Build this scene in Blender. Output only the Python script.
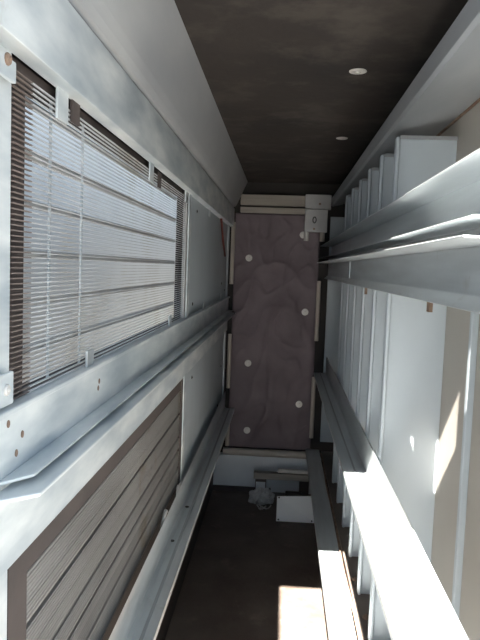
import bpy, bmesh, math, random
from mathutils import Vector, Matrix, noise
random.seed(4)
scene = bpy.context.scene
C = scene.collection
for o in list(bpy.data.objects): bpy.data.objects.remove(o)

# ------------------------------------------------------------------ camera
F = 650.0; VP = (283.0, 269.0); ROLL = 0.042; CZ = 1.46
yc = Vector((VP[0]-240, -(VP[1]-320), -F)).normalized()
zc = Vector((math.sin(ROLL), math.cos(ROLL), 0)); zc = (zc - yc*zc.dot(yc)).normalized()
xc = yc.cross(zc)
W = Matrix((xc, yc, zc))                       # camera axes -> world axes
cam_d = bpy.data.cameras.new('camera'); cam = bpy.data.objects.new('camera', cam_d); C.objects.link(cam)
cam_d.sensor_fit = 'VERTICAL'; cam_d.sensor_height = 36.0; cam_d.lens = 36.0*F/640.0
cam_d.clip_start = 0.02; cam_d.clip_end = 300
cam.matrix_world = Matrix.Translation((0, 0, CZ)) @ W.to_4x4()
scene.camera = cam

def ray(px, py):
    d = W @ Vector((px-240, -(py-320), -F)); return d/d.y
def on_x(px, py, X):
    d = ray(px, py); t = X/d.x; return Vector((X, t, CZ+d.z*t))
def on_y(px, py, Y):
    d = ray(px, py); return Vector((d.x*Y, Y, CZ+d.z*Y))
def on_z(px, py, Z):
    d = ray(px, py); t = (Z-CZ)/d.z; return Vector((d.x*t, t, Z))

# ------------------------------------------------------------------ sky, sun, exposure
w = bpy.data.worlds.new('sky'); scene.world = w; w.use_nodes = True
bg = w.node_tree.nodes['Background']; bg.inputs[0].default_value = (0.62, 0.80, 1.0, 1); bg.inputs[1].default_value = 1.5
sun_d = bpy.data.lights.new('sun', 'SUN'); sun_d.energy = 75.0; sun_d.angle = math.radians(0.53); sun_d.color = (1.0, 0.95, 0.86)
sun = bpy.data.objects.new('sun', sun_d); C.objects.link(sun)
sun.rotation_euler = Vector((0.150, 1.0, -1.01)).to_track_quat('-Z', 'Y').to_euler()
sun.location = (-2, -6, 8)
vs = scene.view_settings
vs.view_transform = 'Standard'; vs.look = 'None'; vs.gamma = 1.0; vs.use_curve_mapping = False; vs.exposure = 0.0

# ------------------------------------------------------------------ materials
def mat(name, c1, c2, scale=6.0, stretch=(1, 1, 1), rough=0.5, metal=0.0, bump=0.05, detail=6, c3=None, s3=3.0, t3=0.6, rvar=0.15, bscale=60.0):
    m = bpy.data.materials.new(name); m.use_nodes = True
    nt = m.node_tree; N = nt.nodes; L = nt.links; b = N['Principled BSDF']
    tc = N.new('ShaderNodeTexCoord'); mp = N.new('ShaderNodeMapping'); mp.inputs['Scale'].default_value = stretch
    L.new(tc.outputs['Object'], mp.inputs[0])
    n1 = N.new('ShaderNodeTexNoise'); n1.inputs['Scale'].default_value = scale; n1.inputs['Detail'].default_value = detail
    L.new(mp.outputs[0], n1.inputs['Vector'])
    r1 = N.new('ShaderNodeValToRGB'); r1.color_ramp.elements[0].position = 0.32; r1.color_ramp.elements[1].position = 0.68
    r1.color_ramp.elements[0].color = (*c1, 1); r1.color_ramp.elements[1].color = (*c2, 1)
    L.new(n1.outputs['Fac'], r1.inputs[0]); col = r1.outputs[0]
    if c3:
        n3 = N.new('ShaderNodeTexNoise'); n3.inputs['Scale'].default_value = s3; n3.inputs['Detail'].default_value = 8
        n3.inputs['Roughness'].default_value = 0.65
        L.new(tc.outputs['Object'], n3.inputs['Vector'])
        r3 = N.new('ShaderNodeValToRGB'); r3.color_ramp.elements[0].position = t3; r3.color_ramp.elements[1].position = t3+0.12
        r3.color_ramp.elements[0].color = (0, 0, 0, 1); r3.color_ramp.elements[1].color = (1, 1, 1, 1)
        L.new(n3.outputs['Fac'], r3.inputs[0])
        mx = N.new('ShaderNodeMixRGB'); mx.inputs[2].default_value = (*c3, 1)
        L.new(r3.outputs[0], mx.inputs[0]); L.new(col, mx.inputs[1]); col = mx.outputs[0]
    L.new(col, b.inputs['Base Color'])
    mr = N.new('ShaderNodeMapRange'); mr.inputs['To Min'].default_value = max(0.05, rough-rvar); mr.inputs['To Max'].default_value = min(1, rough+rvar)
    L.new(n1.outputs['Fac'], mr.inputs['Value']); L.new(mr.outputs[0], b.inputs['Roughness'])
    b.inputs['Metallic'].default_value = metal
    if bump:
        nb = N.new('ShaderNodeTexNoise'); nb.inputs['Scale'].default_value = bscale; nb.inputs['Detail'].default_value = 4
        L.new(tc.outputs['Object'], nb.inputs['Vector'])
        bp = N.new('ShaderNodeBump'); bp.inputs['Strength'].default_value = bump; bp.inputs['Distance'].default_value = 0.01
        L.new(nb.outputs['Fac'], bp.inputs['Height']); L.new(bp.outputs[0], b.inputs['Normal'])
    return m

GALV = mat('galvanised_steel', (.42, .475, .515), (.76, .785, .79), 6, (3, .8, 3), .42, .28, .04, c3=(.50, .48, .44), s3=5, t3=.66)
ALU = mat('dull_aluminium', (.50, .53, .55), (.66, .70, .72), 7, (4, .35, 4), .38, .55, .04, c3=(.44, .43, .41), s3=6, t3=.62)
HOOD = mat('grey_sheet', (.31, .32, .34), (.40, .41, .42), 4, (2, .6, 2), .55, .25, .03)
PANEL = mat('pale_painted_sheet', (.44, .49, .53), (.52, .57, .61), 4, (1, 1, .5), .55, .0, .02)
WHITEW = mat('white_added_wall', (.78, .79, .80), (.84, .85, .86), 1, (1, 1, 1), .7, 0, .02)  # bright white for the added wall behind the upper coil
BEIGE = mat('beige_painted_wall', (.40, .37, .33), (.46, .43, .385), 3, (1, 1, .4), .6, .0, .02)
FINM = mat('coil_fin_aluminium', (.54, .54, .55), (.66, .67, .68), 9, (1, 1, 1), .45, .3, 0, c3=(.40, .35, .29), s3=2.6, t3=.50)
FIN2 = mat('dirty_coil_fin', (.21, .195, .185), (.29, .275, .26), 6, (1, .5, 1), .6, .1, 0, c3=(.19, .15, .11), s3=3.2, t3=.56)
BROWN = mat('brown_casing', (.050, .038, .036), (.078, .060, .055), 12, (1, 1, 1), .75, .0, .05)
DIMFIN = mat('dim_lit_brown_fin', (.16, .125, .11), (.22, .18, .16), 9, (1, 1, 1), .6, 0, 0)  # fin colour darkened to stand for the weaker light over the header plate
TUBE = mat('coil_tube', (.34, .34, .35), (.44, .43, .42), 20, (1, .3, 1), .5, .3, 0)
RUST = mat('rusty_steel', (.16, .10, .07), (.28, .20, .15), 30, (1, 1, 1), .8, .1, .1)
DARKC = mat('dark_ceiling_liner', (.010, .007, .006), (.028, .021, .017), 3, (1, 1, 1), .92, .0, .15, c3=(.042, .034, .028), s3=4, t3=.50, bscale=25)
FLOORM = mat('grimy_floor', (.085, .06, .048), (.16, .13, .11), 4, (1, 1, 1), .55, .0, .25, c3=(.20, .16, .135), s3=6, t3=.58, bscale=30)
DARKW = mat('dark_back_wall', (.014, .011, .010), (.026, .021, .019), 5, (1, 1, 1), .7, .0, .1)
BLANK = mat('insulation_cloth', (.11, .084, .096), (.17, .135, .152), 5, (1, 1, 1), .62, .0, .25, bscale=35)
WASH = mat('washer_metal', (.50, .485, .46), (.62, .60, .58), 20, (1, 1, 1), .4, .2, 0)
CREAM = mat('cream_conduit', (.38, .345, .30), (.47, .43, .385), 12, (1, 1, .3), .5, .0, .02)
WOOD = mat('weathered_wood', (.25, .225, .20), (.34, .31, .275), 6, (.5, 6, 6), .7, .0, .1)
KICK = mat('off_white_sheet', (.62, .66, .70), (.74, .77, .80), 5, (1, 1, 1), .55, .0, .03, c3=(.30, .22, .16), s3=9, t3=.66)
BOXM = mat('grey_box_steel', (.33, .33, .34), (.42, .42, .42), 10, (1, 1, 1), .5, .2, .02)
BLACK = mat('black_rubber', (.015, .013, .013), (.03, .026, .024), 10, (1, 1, 1), .6, .0, 0)
REDW = mat('dull_red_wire', (.13, .035, .03), (.20, .06, .05), 20, (1, 1, 1), .55, .0, 0)
CONC = mat('asphalt_ground', (.11, .11, .11), (.16, .16, .155), 2, (1, 1, 1), .85, .0, .05)
PLATE = mat('white_enamel_plate', (.84, .85, .86), (.90, .90, .90), 8, (1, 1, 1), .4, 0, .02)
PLASTIC = mat('crumpled_film', (.30, .30, .31), (.55, .55, .55), 15, (1, 1, 1), .35, .0, .1)

# ------------------------------------------------------------------ helpers
def tag(o, label=None, cat=None, group=None, kind=None):
    if label: o['label'] = label
    if cat: o['category'] = cat
    if group: o['group'] = group
    if kind: o['kind'] = kind
    return o
def empty(name, loc, label, cat, group=None):
    o = bpy.data.objects.new(name, None); C.objects.link(o); o.location = loc; o.empty_display_size = .05
    return tag(o, label, cat, group)
def link(name, bm, m, parent=None, smooth=False, bevel=0.0, origin=None):
    bmesh.ops.recalc_face_normals(bm, faces=bm.faces)
    if origin is not None:
        bmesh.ops.translate(bm, verts=bm.verts, vec=-Vector(origin))
    me = bpy.data.meshes.new(name); bm.to_mesh(me); bm.free()
    if smooth:
        for p in me.polygons: p.use_smooth = True
    o = bpy.data.objects.new(name, me); C.objects.link(o); me.materials.append(m)
    if origin is not None: o.location = origin
    if parent is not None:
        o.parent = parent
        q = parent
        while q is not None:
            o.location -= q.location; q = q.parent
    if bevel:
        md = o.modifiers.new('edge', 'BEVEL'); md.width = bevel; md.segments = 2; md.limit_method = 'ANGLE'
    return o
def box(bm, x0, x1, y0, y1, z0, z1):
    v = [bm.verts.new((x, y, z)) for x in (x0, x1) for y in (y0, y1) for z in (z0, z1)]
    for f in ((0, 1, 3, 2), (4, 6, 7, 5), (0, 4, 5, 1), (2, 3, 7, 6), (0, 2, 6, 4), (1, 5, 7, 3)):
        bm.faces.new([v[i] for i in f])
    return v
def mbox(*a):
    bm = bmesh.new(); box(bm, *a); return bm
def sheet(pts, t, y0, y1, ends0=None, ends1=None):
    """thick folded sheet: (x, z) polyline swept along Y; ends0/ends1: per-point y offsets"""
    bm = bmesh.new(); n = len(pts); P = [Vector(p) for p in pts]; offs = []
    for i in range(n):
        d0 = (P[i]-P[i-1]).normalized() if i else None
        d1 = (P[i+1]-P[i]).normalized() if i < n-1 else None
        if d0 is None: d0 = d1
        if d1 is None: d1 = d0
        n0 = Vector((-d0.y, d0.x)); n1 = Vector((-d1.y, d1.x)); m = (n0+n1).normalized()
        offs.append(m*t/max(.4, m.dot(n0)))
    e0 = ends0 or [0]*n; e1 = ends1 or [0]*n; rows = []
    for i in range(n):
        q = P[i]+offs[i]
        rows.append([bm.verts.new((P[i].x, y0+e0[i], P[i].y)), bm.verts.new((P[i].x, y1+e1[i], P[i].y)),
                     bm.verts.new((q.x, y1+e1[i], q.y)), bm.verts.new((q.x, y0+e0[i], q.y))])
    for i in range(n-1):
        a, b = rows[i], rows[i+1]
        for k in range(4): bm.faces.new((a[k], a[(k+1) % 4], b[(k+1) % 4], b[k]))
    bm.faces.new(rows[0]); bm.faces.new(rows[-1][::-1])
    return bm
def Z(pts): return [(x, z+CZ) for x, z in pts]
def cyl(bm, p0, p1, r, seg=12, r1=None):
    p0 = Vector(p0); p1 = Vector(p1); d = (p1-p0).normalized()
    a = d.orthogonal().normalized(); b = d.cross(a); r1 = r if r1 is None else r1
    A = [bm.verts.new(p0+(a*math.cos(t)+b*math.sin(t))*r) for t in [2*math.pi*i/seg for i in range(seg)]]
    B = [bm.verts.new(p1+(a*math.cos(t)+b*math.sin(t))*r1) for t in [2*math.pi*i/seg for i in range(seg)]]
    for i in range(seg): bm.faces.new((A[i], A[(i+1) % seg], B[(i+1) % seg], B[i]))
    bm.faces.new(A[::-1]); bm.faces.new(B)
def tube(bm, pts, r, seg=8):
    pts = [Vector(p) for p in pts]; rings = []; prev = None
    for i, p in enumerate(pts):
        d = (pts[min(i+1, len(pts)-1)]-pts[max(i-1, 0)]).normalized()
        a = d.orthogonal().normalized() if prev is None else (prev-d*prev.dot(d)).normalized()
        prev = a; b = d.cross(a)
        rings.append([bm.verts.new(p+(a*math.cos(t)+b*math.sin(t))*r) for t in [2*math.pi*k/seg for k in range(seg)]])
    for i in range(len(rings)-1):
        for k in range(seg): bm.faces.new((rings[i][k], rings[i][(k+1) % seg], rings[i+1][(k+1) % seg], rings[i+1][k]))
    bm.faces.new(rings[0][::-1]); bm.faces.new(rings[-1])
def dome(bm, c, axis, r, h, seg=16):
    """low domed disc facing 'axis' (washer or bolt head)"""
    c = Vector(c); d = Vector(axis).normalized(); a = d.orthogonal().normalized(); b = d.cross(a); rings = []
    for rr, hh in ((1, 0), (1, .35), (.85, .6), (.3, .62), (.24, 1.0), (.12, 1.0)):
        rings.append([bm.verts.new(c+d*h*hh+(a*math.cos(t)+b*math.sin(t))*r*rr) for t in [2*math.pi*k/seg for k in range(seg)]])
    for i in range(len(rings)-1):
        for k in range(seg): bm.faces.new((rings[i][k], rings[i][(k+1) % seg], rings[i+1][(k+1) % seg], rings[i+1][k]))
    bm.faces.new(rings[0][::-1]); bm.faces.new(rings[-1])
def struct(name, bm, m, label, cat, parent=None, bevel=0.0):
    o = link(name, bm, m, parent, bevel=bevel); tag(o, label, cat, kind='structure'); return o

CEIL = CZ+.545; DEP = 4.20

# ------------------------------------------------------------------ structure
struct('ground', mbox(-30, 30, -30, 30, -.30, -.20), CONC, 'sunlit grey ground around the metal chamber', 'ground')
struct('floor', mbox(-.46, .60, .80, DEP+.1, -.20, 0.0), FLOORM, 'dark brown grimy chamber floor littered with dirt', 'floor')
bm = mbox(-.63, .70, .915, DEP+.1, CEIL, CEIL+.06); box(bm, -.63, -.40, DEP+.1, 12, CEIL, CEIL+.06)  # second box: unseen roof strip added to dim the far stretch behind the coil
struct('ceiling', bm, DARKC, 'nearly black ceiling liner over the passage', 'ceiling')
struct('wall_back', mbox(-.46, .60, DEP, DEP+.1, 0.0, CEIL), DARKW, 'dark end wall behind the insulation blanket', 'wall')
struct('wall_right', mbox(.485, .535, .98, DEP, 0.0, CEIL), BEIGE, 'beige side wall behind the pale vertical panels', 'wall')
WL = bmesh.new(); box(WL, -.41, -.40, .75, DEP, 0.0, 1.262); box(WL, -.41, -.40, 2.46, DEP, 1.262, CEIL); box(WL, -.41, -.40, .75, 2.40, CZ+.262, CEIL)
struct('added_light_stop_wall', mbox(-.41, -.40, DEP+.1, 12, -.2, CEIL), BEIGE, 'added beige wall beyond the upper coil, keeping side light out', 'wall')  # added so no daylight enters from the side past the end wall
struct('added_pale_wall', mbox(-1.30, -1.20, -.2, 12, -.2, 2.2), WHITEW, 'added pale wall giving the brightness behind the upper coil', 'wall')  # made-up wall, there to look bright between the upper coil fins
bm = bmesh.new(); box(bm, -.58, -.362, .25, .715, -.2, CZ+1.1)
struct('sun_blocker_left', bm, GALV, 'added pale sun blocker out of view beside the corner post', 'wall')  # added off-frame to keep direct sun off the left rails and coil tubes
bm = bmesh.new(); box(bm, .235, .305, .755, .798, CZ+.16, CZ+.70); box(bm, .235, .535, .755, .798, CZ+.70, CZ+.80); box(bm, .480, .535, .798, .88, -.2, CZ+.80); box(bm, .310, .535, .88, .93, -.2, CZ+.37); box(bm, .362, .535, .88, .93, CZ+.37, CEIL)
struct('sun_blocker_right', bm, GALV, 'added slotted sun blocker out of view beside the support rails', 'wall')  # unseen post and slotted plates, shaped to cut the sun patch on the right
struct('wall_left', WL, DARKW, 'dark side wall around the finned coils', 'wall')

# ------------------------------------------------------------------ left side: post, upper beam
Y0 = .72
post = empty('corner_post', (-.35, .70, 0), 'pale steel corner post beside the finned coils at the opening', 'post')
link('upright', mbox(-.40, -.3515, Y0, .822, 0, CZ+.262), GALV, post, bevel=.002)
for (pa, pb, nm) in (((0, 52), (14, 84), 'bracket'), ((0, 375), (13, 402), 'bracket')):
    z1 = on_x(*pa, -.342).z; z0 = on_x(*pb, -.342).z
    bks = globals().setdefault('bks', []); bk = link(nm, mbox(-.345, -.339, .60, .806, min(z0, z1), max(z0, z1)), GALV, post, bevel=.0015); bks.append(bk)
for (px, py), bk in zip(((7, 59), (6, 390)), bks):
    bm = bmesh.new(); dome(bm, on_x(px, py, -.339), (1, 0, 0), .0075, .006, 12); link('bolt', bm, RUST if py < 100 else WASH, bk)

beam = empty('upper_beam', (-.335, .70, CZ+.262), 'wide grey steel beam with sloping hood above the upper coil', 'beam')
link('face_plate', sheet(Z([(-.352, .262), (-.3275, .262), (-.3275, .370), (-.336, .374)]), -.004, Y0, DEP-.02), GALV, beam, bevel=.0015)
link('hood_sheet', sheet(Z([(-.345, .383), (-.331, .383), (-.322, .388), (-.314, .398), (-.305, .414), (-.256, .53), (-.249, .545)]), -.003, .48, DEP-.03), HOOD, beam, bevel=.002)
link('back_plate', mbox(-.352, -.347, Y0, DEP-.02, CZ+.264, CEIL), HOOD, beam)
def slot(parent, px, py, X, m=RUST, hgt=.010):
    p = on_x(px, py, X); bm = bmesh.new()
    cyl(bm, p+Vector((-.002, 0, 0)), p+Vector((.0012, 0, 0)), .0042, 10)
    for v in bm.verts: v.co.z = p.z+(v.co.z-p.z)*hgt/.0084
    return link('rivet', bm, m, parent)
for q in ((13, 15), (25, 15), (17, 32), (73, 65), (83, 62), (75, 79)): slot(beam, *q, -.3275)
def clip(parent, px, py, X, wd, hh, m=GALV, up=False):
    p = on_x(px, py, X); z0, z1 = (p.z, p.z+hh) if up else (p.z-hh, p.z)
    return link('clip', mbox(X-.003, X+.001, p.y-wd/2, p.y+wd/2, z0, z1), m, parent, bevel=.0008)
for px, py, hh in ((63, 88, .040), (152, 162, .040), (187, 190, .035), (210, 208, .03)):
    clip(beam, px, py, -.346, .048, hh+.010)
    if px < 160: clip(beam, px+(13 if px < 100 else 8), py+11, -.348, .040, hh, BROWN)

# ------------------------------------------------------------------ coils
def coil(name, label, z0, z1, rows, fm, tube_z, solid):
    root = empty(name, (-.37, 1.58, CZ+z0), label, 'coil')
    pitch = .0070; n = int(round((z1-z0)/pitch)); bm = bmesh.new(); bm2 = bmesh.new(); fx = -.3525 if solid else -.362
    for i in range(n):
        z = CZ+z0+(i+.5)*pitch
        if rows and any(abs(z-g) < .0052 for g in rows): continue
        xo = random.uniform(-.0004, .0004)
        if solid and z > CZ+z1-.05: continue
        d = .0036 if not solid else .006
        if not solid and z > CZ+z1-.017: continue
        box(bm, -.3505-d+xo, -.3505+xo, .890, 2.30, z-.00075, z+.00075)
        if not solid: box(bm2, -.3545+xo, -.3505+xo, .826, .889, z-.00075, z+.00075)
    tag(link('fins', bm, fm, root), 'fine horizontal aluminium fins', kind='stuff')
    if not solid: tag(link('end_fins', bm2, DIMFIN, root), 'brown fin ends over the header plate, weaker light put into their colour', kind='stuff')
    link('header_plate', mbox(-.385, fx, .826, .890, CZ+z0, CZ+z1), BROWN, root)
    link('top_casing', mbox(-.395, fx, .890, 2.335, CZ+z1-(.016 if not solid else .05), CZ+z1), BROWN, root)
    link('end_frame', mbox(-.360 if not solid else -.398, -.347, 2.300, 2.335, CZ+z0, CZ+z1), BROWN if solid else TUBE, root, bevel=.002)
    link('end_channel', mbox(-.362, -.344, 2.345, 2.40, CZ+z0, CZ+z1), GALV, root, bevel=.002)
    for z in tube_z:
        bm = bmesh.new(); cyl(bm, (-.392, .90, CZ+z), (-.392, 2.31, CZ+z), .0065, 10); link('tube', bm, TUBE, root, smooth=False)
    if solid:
        ed = [CZ+z0]+sorted(rows)+[CZ+z1-.05]
        for i in range(len(ed)-1):
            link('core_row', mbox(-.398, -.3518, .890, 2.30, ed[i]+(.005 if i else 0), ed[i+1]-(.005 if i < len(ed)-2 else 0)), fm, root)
        link('core_back', mbox(-.399, -.385, .890, 2.30, CZ+z0, CZ+z1-.05), BROWN, root)
    return root
tz = [.234, .159, .085, .009, -.065, -.137]
c1 = coil('coil_bank', 'upper finned coil with daylight showing between its fins', -.197, .262, None, FINM, tz, False)
link('sun_leak_stop', mbox(-.399, -.3475, .826, 2.335, CZ-.29, CZ-.199), BROWN, c1)  # added behind the rail web to block sun leaking between the coils
for px in (50, 82):
    p = on_x(px, 200, -.372); link('strap', mbox(-.374, -.371, p.y-.003, p.y+.003, CZ-.19, CZ+.25), GALV, c1)
g2 = [CZ-.535, CZ-.62, CZ-.668, CZ-.733]
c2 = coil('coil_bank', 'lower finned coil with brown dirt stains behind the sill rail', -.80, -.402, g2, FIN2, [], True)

# far plain panels
for z0, z1, lab in ((-.197, .262, 'pale sheet-metal blanking panel beyond the upper coil'), (-.93, -.40, 'pale sheet-metal blanking panel beyond the lower coil')):
    t = empty('blanking_panel', (-.36, 3.3, CZ+z0), lab, 'panel')
    link('sheet', mbox(-.372, -.352, 2.405, 4.06, CZ+z0, CZ+z1), PANEL, t, bevel=.002)
    link('edge_trim', mbox(-.38, -.345, 4.062, 4.12, CZ+z0, CZ+z1), PANEL, t, bevel=.002)
    for yy, zz in ((3.75, .22), (3.9, .62), (3.95, .12), (2.6, .9), (2.55, .1)):
        bm = bmesh.new(); dome(bm, (-.352, yy, CZ+z0+(z1-z0)*zz), (1, 0, 0), .007, .004, 10); link('screw', bm, BLACK, t)

# ------------------------------------------------------------------ left rails
rail = empty('sill_rail', (-.335, .80, CZ-.28), 'twin angle sill rail between the two finned coils', 'rail')
link('upper_web', mbox(-.347, -.342, Y0, DEP-.02, CZ-.281, CZ-.192), GALV, rail, bevel=.001)
link('top_lip', mbox(-.356, -.334, Y0, DEP-.02, CZ-.1975, CZ-.189), GALV, rail, bevel=.002)
link('upper_flange', sheet(Z([(-.342, -.2765), (-.3115, -.2775)]), -.005, .70, DEP-.02, [.06, .11]), GALV, rail, bevel=.002)
link('lower_flange', sheet(Z([(-.342, -.290), (-.2925, -.2915)]), -.006, .70, DEP-.02, [.03, .08]), GALV, rail, bevel=.002)
link('lower_web', mbox(-.350, -.345, Y0, DEP-.02, CZ-.408, CZ-.283), GALV, rail, bevel=.001)
for q in ((8, 424), (22, 434), (16, 453), (99, 381), (98, 388)): slot(rail, *q, -.342)
for px, py in ((90, 368), (170, 326), (204, 309), (221, 299)): clip(rail, px, py, -.345, .040, .034, ALU, True)
for q in ((146, 373), (153, 368), (160, 364)): slot(rail, *q, -.342, HOOD, .006)

low = empty('lower_rail', (-.30, .80, CZ-.86), 'dull aluminium channel rail below the lower coil', 'rail')
link('channel', sheet(Z([(-.336, -.80), (-.3275, -.776), (-.3275, -.872), (-.318, -.880), (-.268, -.880), (-.268, -.90)]), -.005, Y0+.1, 4.0), ALU, low, bevel=.002)
link('seam_strip', mbox(-.300, -.292, Y0+.1, 3.98, CZ-.8805, CZ-.877), HOOD, low)
for q in ((187, 507), (172, 541)):
    p = on_z(*q, CZ-.88); bm = bmesh.new(); dome(bm, p, (0, 0, 1), .008, .004, 10); link('screw', bm, BLACK, low)
bm = bmesh.new(); p = on_x(163, 520, -.34)
tube(bm, [p+Vector((0, -.02, -.02)), p+Vector((.006, -.02, .015)), p+Vector((.008, .0, .03)), p+Vector((.006, .02, .02))], .006)
link('hook', bm, WASH, low, smooth=True)

bm = bmesh.new()
pp = [on_x(px, py, -.342) for px, py in ((221, 216), (222, 228), (223, 240), (225, 256))]
tube(bm, pp, .006, 8); o = link('hanging_wire', bm, REDW, smooth=True); tag(o, 'short dull red wire hanging against the pale blanking panel', 'wire')

# ------------------------------------------------------------------ right side
hd = empty('header_beam', (.38, 1.0, CZ+.43), 'grey header beam with rusty seam above the pale vertical panels', 'beam')
link('lip', sheet(Z([(.352, .545), (.288, .455), (.288, .410), (.296, .404)]), .004, 1.05, DEP-.02), HOOD, hd, bevel=.0015)
link('soffit_sheet', sheet(Z([(.296, .404), (.483, .452)]), .004, 1.05, DEP-.02), HOOD, hd)
bm = bmesh.new(); cyl(bm, (.482, 1.05, CZ+.449), (.482, DEP-.02, CZ+.449), .004, 8); link('seam', bm, RUST, hd)

PL = 'broad-faced pale blue-grey baffle panel standing against the bare beige wall'
ORD = ['', 'second', 'third', 'fourth', 'fifth', 'sixth']
def make_panel():
    t = empty('baffle_panel', (.40, 1.94, CZ-1.134), PL, 'panel', 'baffle panels standing in a row')
    link('sheet', mbox(.318, .484, 1.940, 1.947, CZ-1.134, CZ+.392), PANEL, t)
    link('edge_lip', mbox(.310, .3215, 1.928, 1.960, CZ-1.134, CZ+.392), PANEL, t, bevel=.004)
    link('top_cap', mbox(.3215, .484, 1.932, 1.939, CZ+.386, CZ+.396), HOOD, t)
    return t
proto = make_panel()
for k in range(1, 6):
    r = proto.copy(); C.objects.link(r); r.location.y = 1.94+.30*k
    r['label'] = 'narrow-showing baffle panel, %s in the row counted from the bare beige wall' % ORD[k]
    for ch in [c for c in bpy.data.objects if c.parent == proto]:
        c = ch.copy(); C.objects.link(c); c.parent = r
ep = link('end_panel', mbox(.288, .484, 4.175, 4.199, CZ-1.11, CZ+.34), PANEL, bevel=.002)
tag(ep, 'pale grey closing panel beside the insulation blanket', 'panel')
jt = link('jamb_strip', mbox(.468, .486, 1.625, 1.645, CZ-1.25, CZ+.40), PANEL, bevel=.003)
tag(jt, 'slim pale vertical strip fixed on the beige wall', 'strip')

sr = empty('support_rail', (.29, 1.0, CZ+.05), 'twin aluminium support rail running across the pale vertical panels', 'rail')
link('upper_channel', sheet(Z([(.231, .152), (.300, .150), (.300, .078), (.222, .073)]), .003, .80, DEP-.03), ALU, sr, bevel=.003)
link('lower_channel', sheet(Z([(.213, .046), (.285, .044), (.285, -.029), (.265, -.049)]), .003, .80, DEP-.03), ALU, sr, bevel=.002)
link('web_plate', mbox(.3035, .3075, .80, DEP-.03, CZ-.02, CZ+.148), HOOD, sr)
p = on_x(430, 306, .30); link('tab', mbox(.296, .303, p.y-.012, p.y+.012, p.z-.012, p.z+.03), RUST, sr)
p = on_x(366, 292, .30); link('tab', mbox(.296, .303, p.y-.012, p.y+.012, p.z-.008, p.z+.03), RUST, sr)
p = on_x(350, 264, .285); link('joint_cover', mbox(.281, .2852, p.y-.02, p.y+.02, CZ-.03, CZ+.043), GALV, sr)

tr = empty('lower_support_rail', (.26, 1.0, CZ-.65), 'dull angle rail, partly sunlit, along the foot half of the pale panels', 'rail')
link('angle', sheet(Z([(.3085, -.556), (.300, -.550), (.300, -.652), (.292, -.657), (.227, -.657), (.227, -.672)]), .005, .94, DEP-.03), ALU, tr, bevel=.002)
link('seam_strip', mbox(.262, .268, .94, DEP-.03, CZ-.6575, CZ-.655), HOOD, tr)

ur = empty('base_rail', (.24, 1.0, CZ-1.15), 'low flat base rail with a rusty edge above the dark floor', 'rail')
link('flange', sheet(Z([(.193, -1.165), (.193, -1.14), (.278, -1.14)]), -.006, 1.0, 4.10), ALU, ur, bevel=.002)
bm = bmesh.new(); tube(bm, [(.282+.004*math.sin(y*7), y, CZ-1.137) for y in [1.0+.1*i for i in range(31)]], .005, 6); link('rusty_edge', bm, RUST, ur, smooth=True)
link('ledge', mbox(.290, .38, 1.0, 4.05, CZ-1.15, CZ-1.135), FLOORM, ur)
for q in ((355, 580), (366, 618)):
    p = on_z(*q, CZ-1.135); bm = bmesh.new(); dome(bm, p, (0, 0, 1), .012, .012, 10); link('bolt', bm, RUST, ur)
link('foot_plate', mbox(.375, .385, 1.0, 4.05, 0.0, CZ-1.15), DARKW, ur)

# ------------------------------------------------------------------ end wall
bm = bmesh.new(); nx, nz = 60, 150; X0, X1, Zb, Zt = -.315, .225, CZ-1.17, CZ+.345; g = []
pins = [(249, 258), (305, 312), (303, 235), (248, 363), (299, 404), (247, 430)]
PW = [on_y(px, py, DEP-.03) for px, py in pins]
for j in range(nz+1):
    row = []
    for i in range(nx+1):
        x = X0+(X1-X0)*i/nx; z = Zb+(Zt-Zb)*j/nz
        v = Vector((x*3.2+z*.8, z*2.6-x*1.5, 1.7))
        r1 = 1-abs(noise.noise(v))*2.2; r2 = 1-abs(noise.noise(v*2.3+Vector((5, 2, 1))))*2.2
        h = .012*max(0, r1)**4+.009*max(0, r2)**5+.010*noise.noise(v*.9+Vector((3, 3, 3)))
        dm = min(math.hypot(x-q.x, z-q.z) for q in PW)
        h *= min(1, .15+dm/.10)
        e = min(i, nx-i, j*.6, (nz-j)*.6)/3.0; h = h*min(1, e)
        row.append(bm.verts.new((x, DEP-.030-h, z)))
    g.append(row)
for j in range(nz):
    for i in range(nx): bm.faces.new((g[j][i], g[j][i+1], g[j+1][i+1], g[j+1][i]))
per = g[0]+[g[j][nx] for j in range(1, nz+1)]+g[nz][-2::-1]+[g[j][0] for j in range(nz-1, 0, -1)]
bk = [bm.verts.new((v.co.x, DEP-.001, v.co.z)) for v in per]
for i in range(len(per)):
    k = (i+1) % len(per); bm.faces.new((per[i], per[k], bk[k], bk[i]))
bl = empty('insulation_blanket', (-.045, DEP-.02, Zb), 'crumpled dark purplish-brown insulation blanket pinned on the end wall', 'blanket')
link('cloth', bm, BLANK, bl, smooth=True)
for q in PW:
    bm = bmesh.new(); dome(bm, (q.x, DEP-.036, q.z), (0, -1, 0), .022, .008, 18); link('pin_washer', bm, WASH, bl)

wb = empty('head_board', (-.06, DEP-.03, CZ+.35), 'weathered pale double board above the insulation blanket', 'board')
link('board', mbox(-.285, .14, DEP-.055, DEP-.001, CZ+.395, CZ+.462), WOOD, wb, bevel=.003)
link('board', mbox(-.285, .14, DEP-.045, DEP-.001, CZ+.348, CZ+.385), WOOD, wb, bevel=.003)

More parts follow.
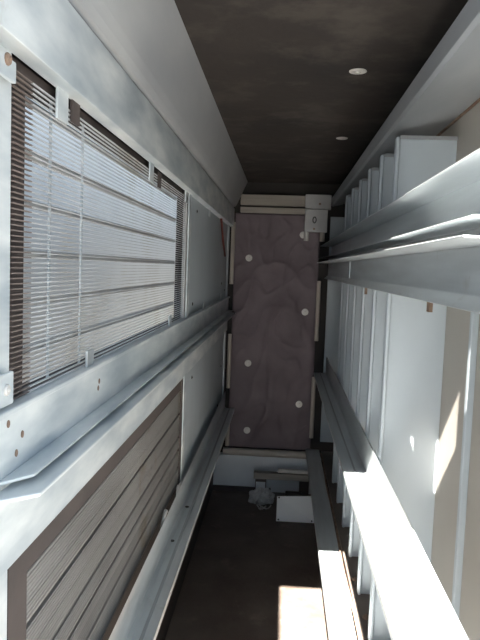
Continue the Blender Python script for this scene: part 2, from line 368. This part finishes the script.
jb = empty('junction_box', (.19, DEP-.1, CZ+.23), 'small grey electrical box with an oval hole above the blanket', 'box')
jbody = link('body', mbox(.122, .262, DEP-.118, DEP-.075, CZ+.235, CZ+.375), BOXM, jb, bevel=.003)
link('top_plate', mbox(.122, .282, DEP-.10, DEP-.057, CZ+.378, CZ+.468), BOXM, jb, bevel=.003)
q = on_y(314.5, 220, DEP-.118); bm = bmesh.new()
pts = [(q.x+.010*math.cos(t), DEP-.1185, q.z+.018*math.sin(t)) for t in [2*math.pi*i/20 for i in range(21)]]
tube(bm, pts, .0032, 6); link('oval_ring', bm, BLACK, jbody)
for px, py in ((314, 229), (320, 204)):
    q = on_y(px, py, DEP-.118 if py > 210 else DEP-.10); bm = bmesh.new(); dome(bm, q, (0, -1, 0), .007, .005, 10); link('screw', bm, RUST, jb)
for x in (.137, .235):
    bm = bmesh.new(); cyl(bm, (x, DEP-.095, CZ+.236), (x, DEP-.095, CZ+.18), .016, 12); link('gland', bm, WASH if x < .2 else CREAM, jb)

def conduit(x, z0, z1, lab, r=.013):
    bm = bmesh.new(); cyl(bm, (x, DEP-.055, z0), (x, DEP-.055, z1), r, 14)
    o = link('conduit', bm, CREAM, smooth=False); tag(o, lab, 'conduit')
a = on_y(231, 222, DEP-.055); b = on_y(231, 284, DEP-.055); conduit(-.325, b.z, a.z, 'upper cream conduit length beside the upper blanking panel')
a = on_y(229, 334, DEP-.055); b = on_y(229, 388, DEP-.055); conduit(-.322, b.z, a.z, 'cream conduit length beside the lower blanking panel')
a = on_y(319, 281, DEP-.055); b = on_y(319, 341, DEP-.055); conduit(a.x, b.z, a.z, 'cream conduit length just below the support rail end')
a = on_y(314, 377, DEP-.055); b = on_y(314, 438, DEP-.055); conduit(a.x, b.z, a.z, 'cream conduit length below the lower support rail end')
a = on_y(228, 425, DEP-.055); b = on_y(228, 446, DEP-.055); conduit(-.315, CZ-1.16, a.z, 'short cream conduit stub above the horizontal bottom pipe')
bm = bmesh.new(); cyl(bm, (-.34, DEP-.055, CZ-1.195), (.215, DEP-.055, CZ-1.195), .024, 16)
o = link('bottom_pipe', bm, CREAM); tag(o, 'cream horizontal pipe along the bottom of the insulation blanket', 'pipe')
kp = empty('kick_panel', (-.05, DEP-.02, 0), 'off-white stained kick panel between the bottom pipe and the floor', 'panel')
link('sheet', mbox(-.42, .30, DEP-.04, DEP-.001, .002, CZ-1.222), KICK, kp, bevel=.002)
link('skirting', mbox(-.42, -.02, DEP-.06, DEP-.041, .001, .03), BROWN, kp)

# floor clutter
bt = link('timber_batten', mbox(-.13, .24, 4.02, 4.07, .13, .17), WOOD, bevel=.003); tag(bt, 'weathered batten lying across in front of the kick panel', 'batten')
bt2 = empty('batten_block', (-.08, 4.05, 0), 'short dark block propping the batten on the floor', 'block')
link('block', mbox(-.12, -.05, 4.03, 4.08, 0, .129), BROWN, bt2, bevel=.003)
link('nail_plate', mbox(-.115, -.055, 4.026, 4.0295, .02, .11), KICK, bt2)
bt3 = link('rest_block', mbox(.16, .22, 4.03, 4.08, 0, .129), BROWN, bevel=.003); tag(bt3, 'dark block under the batten beside the base rail', 'block')
bm = bmesh.new(); cyl(bm, (.03, 4.045, .185), (.235, 4.045, .185), .0145, 12); cyl(bm, (.022, 4.045, .185), (.032, 4.045, .185), .0148, 12)
pipe_piece = link('pipe_offcut', bm, WASH); tag(pipe_piece, 'pale pipe offcut resting on the weathered batten', 'pipe')
# crumpled film heap
bm = bmesh.new(); bmesh.ops.create_icosphere(bm, subdivisions=4, radius=1)
for v in bm.verts:
    n = v.co.copy(); k = 1+.35*noise.noise(n*2.2)+.22*(1-abs(noise.noise(n*4.5))*2)
    v.co = Vector((n.x*.065*k, n.y*.045*k, max(-.5, n.z)*.055*k))
    v.co += Vector((-.075, 3.965, .03))
    v.co.z = max(.001, v.co.z)
o = link('film_heap', bm, PLASTIC); tag(o, 'crumpled heap of pale plastic film on the dark floor', 'plastic film')
bm = bmesh.new(); tube(bm, [(-.10+.02*math.sin(t*1.7)+.008*t, 3.83+.02*math.cos(t*2.3), .012+.01*(1+math.sin(t*3.1))) for t in [i*.35 for i in range(26)]], .004, 6)
o = link('wire_scrap', bm, WASH, smooth=True); tag(o, 'loose curled wire scrap beside the plastic film', 'wire')

c = [on_y(277, 496, 3.755), on_y(314, 496, 3.755), on_z(314, 523, .002), on_z(276, 521, .002)]
nrm = (c[1]-c[0]).cross(c[3]-c[0]).normalized()
if nrm.y > 0: nrm = -nrm
bm = bmesh.new(); hi = [bm.verts.new(p) for p in c]; lo = [bm.verts.new(p-nrm*.010) for p in c]
bm.faces.new(lo[::-1]); bm.faces.new(hi)
for i in range(4): bm.faces.new((lo[i], lo[(i+1) % 4], hi[(i+1) % 4], hi[i]))
pb = link('prop_block', mbox(.07, .17, 3.790, 3.85, 0, .125), BROWN, bevel=.003); tag(pb, 'small dark block behind the leaning cover plate', 'block')
pl = empty('cover_plate', (.13, 3.7, 0), 'white metal cover plate leaning on a block on the dark floor', 'plate')
link('plate', bm, PLATE, pl, bevel=.002)
for i in range(4):
    cc = (c[0]+c[1]+c[2]+c[3])/4; p = c[i].lerp(cc, .12); bm = bmesh.new(); dome(bm, p, nrm, .005, .003, 10); link('screw', bm, BLACK, pl)

for (px, py), lab in (((358, 71), 'round pale washer on the dark ceiling level with the broad-faced baffle panel'), ((342, 138), 'round pale washer on the dark ceiling, the one closer to the end wall')):
    p = on_z(px, py, CEIL); bm = bmesh.new(); dome(bm, p, (0, 0, -1), .024, .006, 20); o = link('ceiling_washer', bm, WASH); tag(o, lab, 'washer')
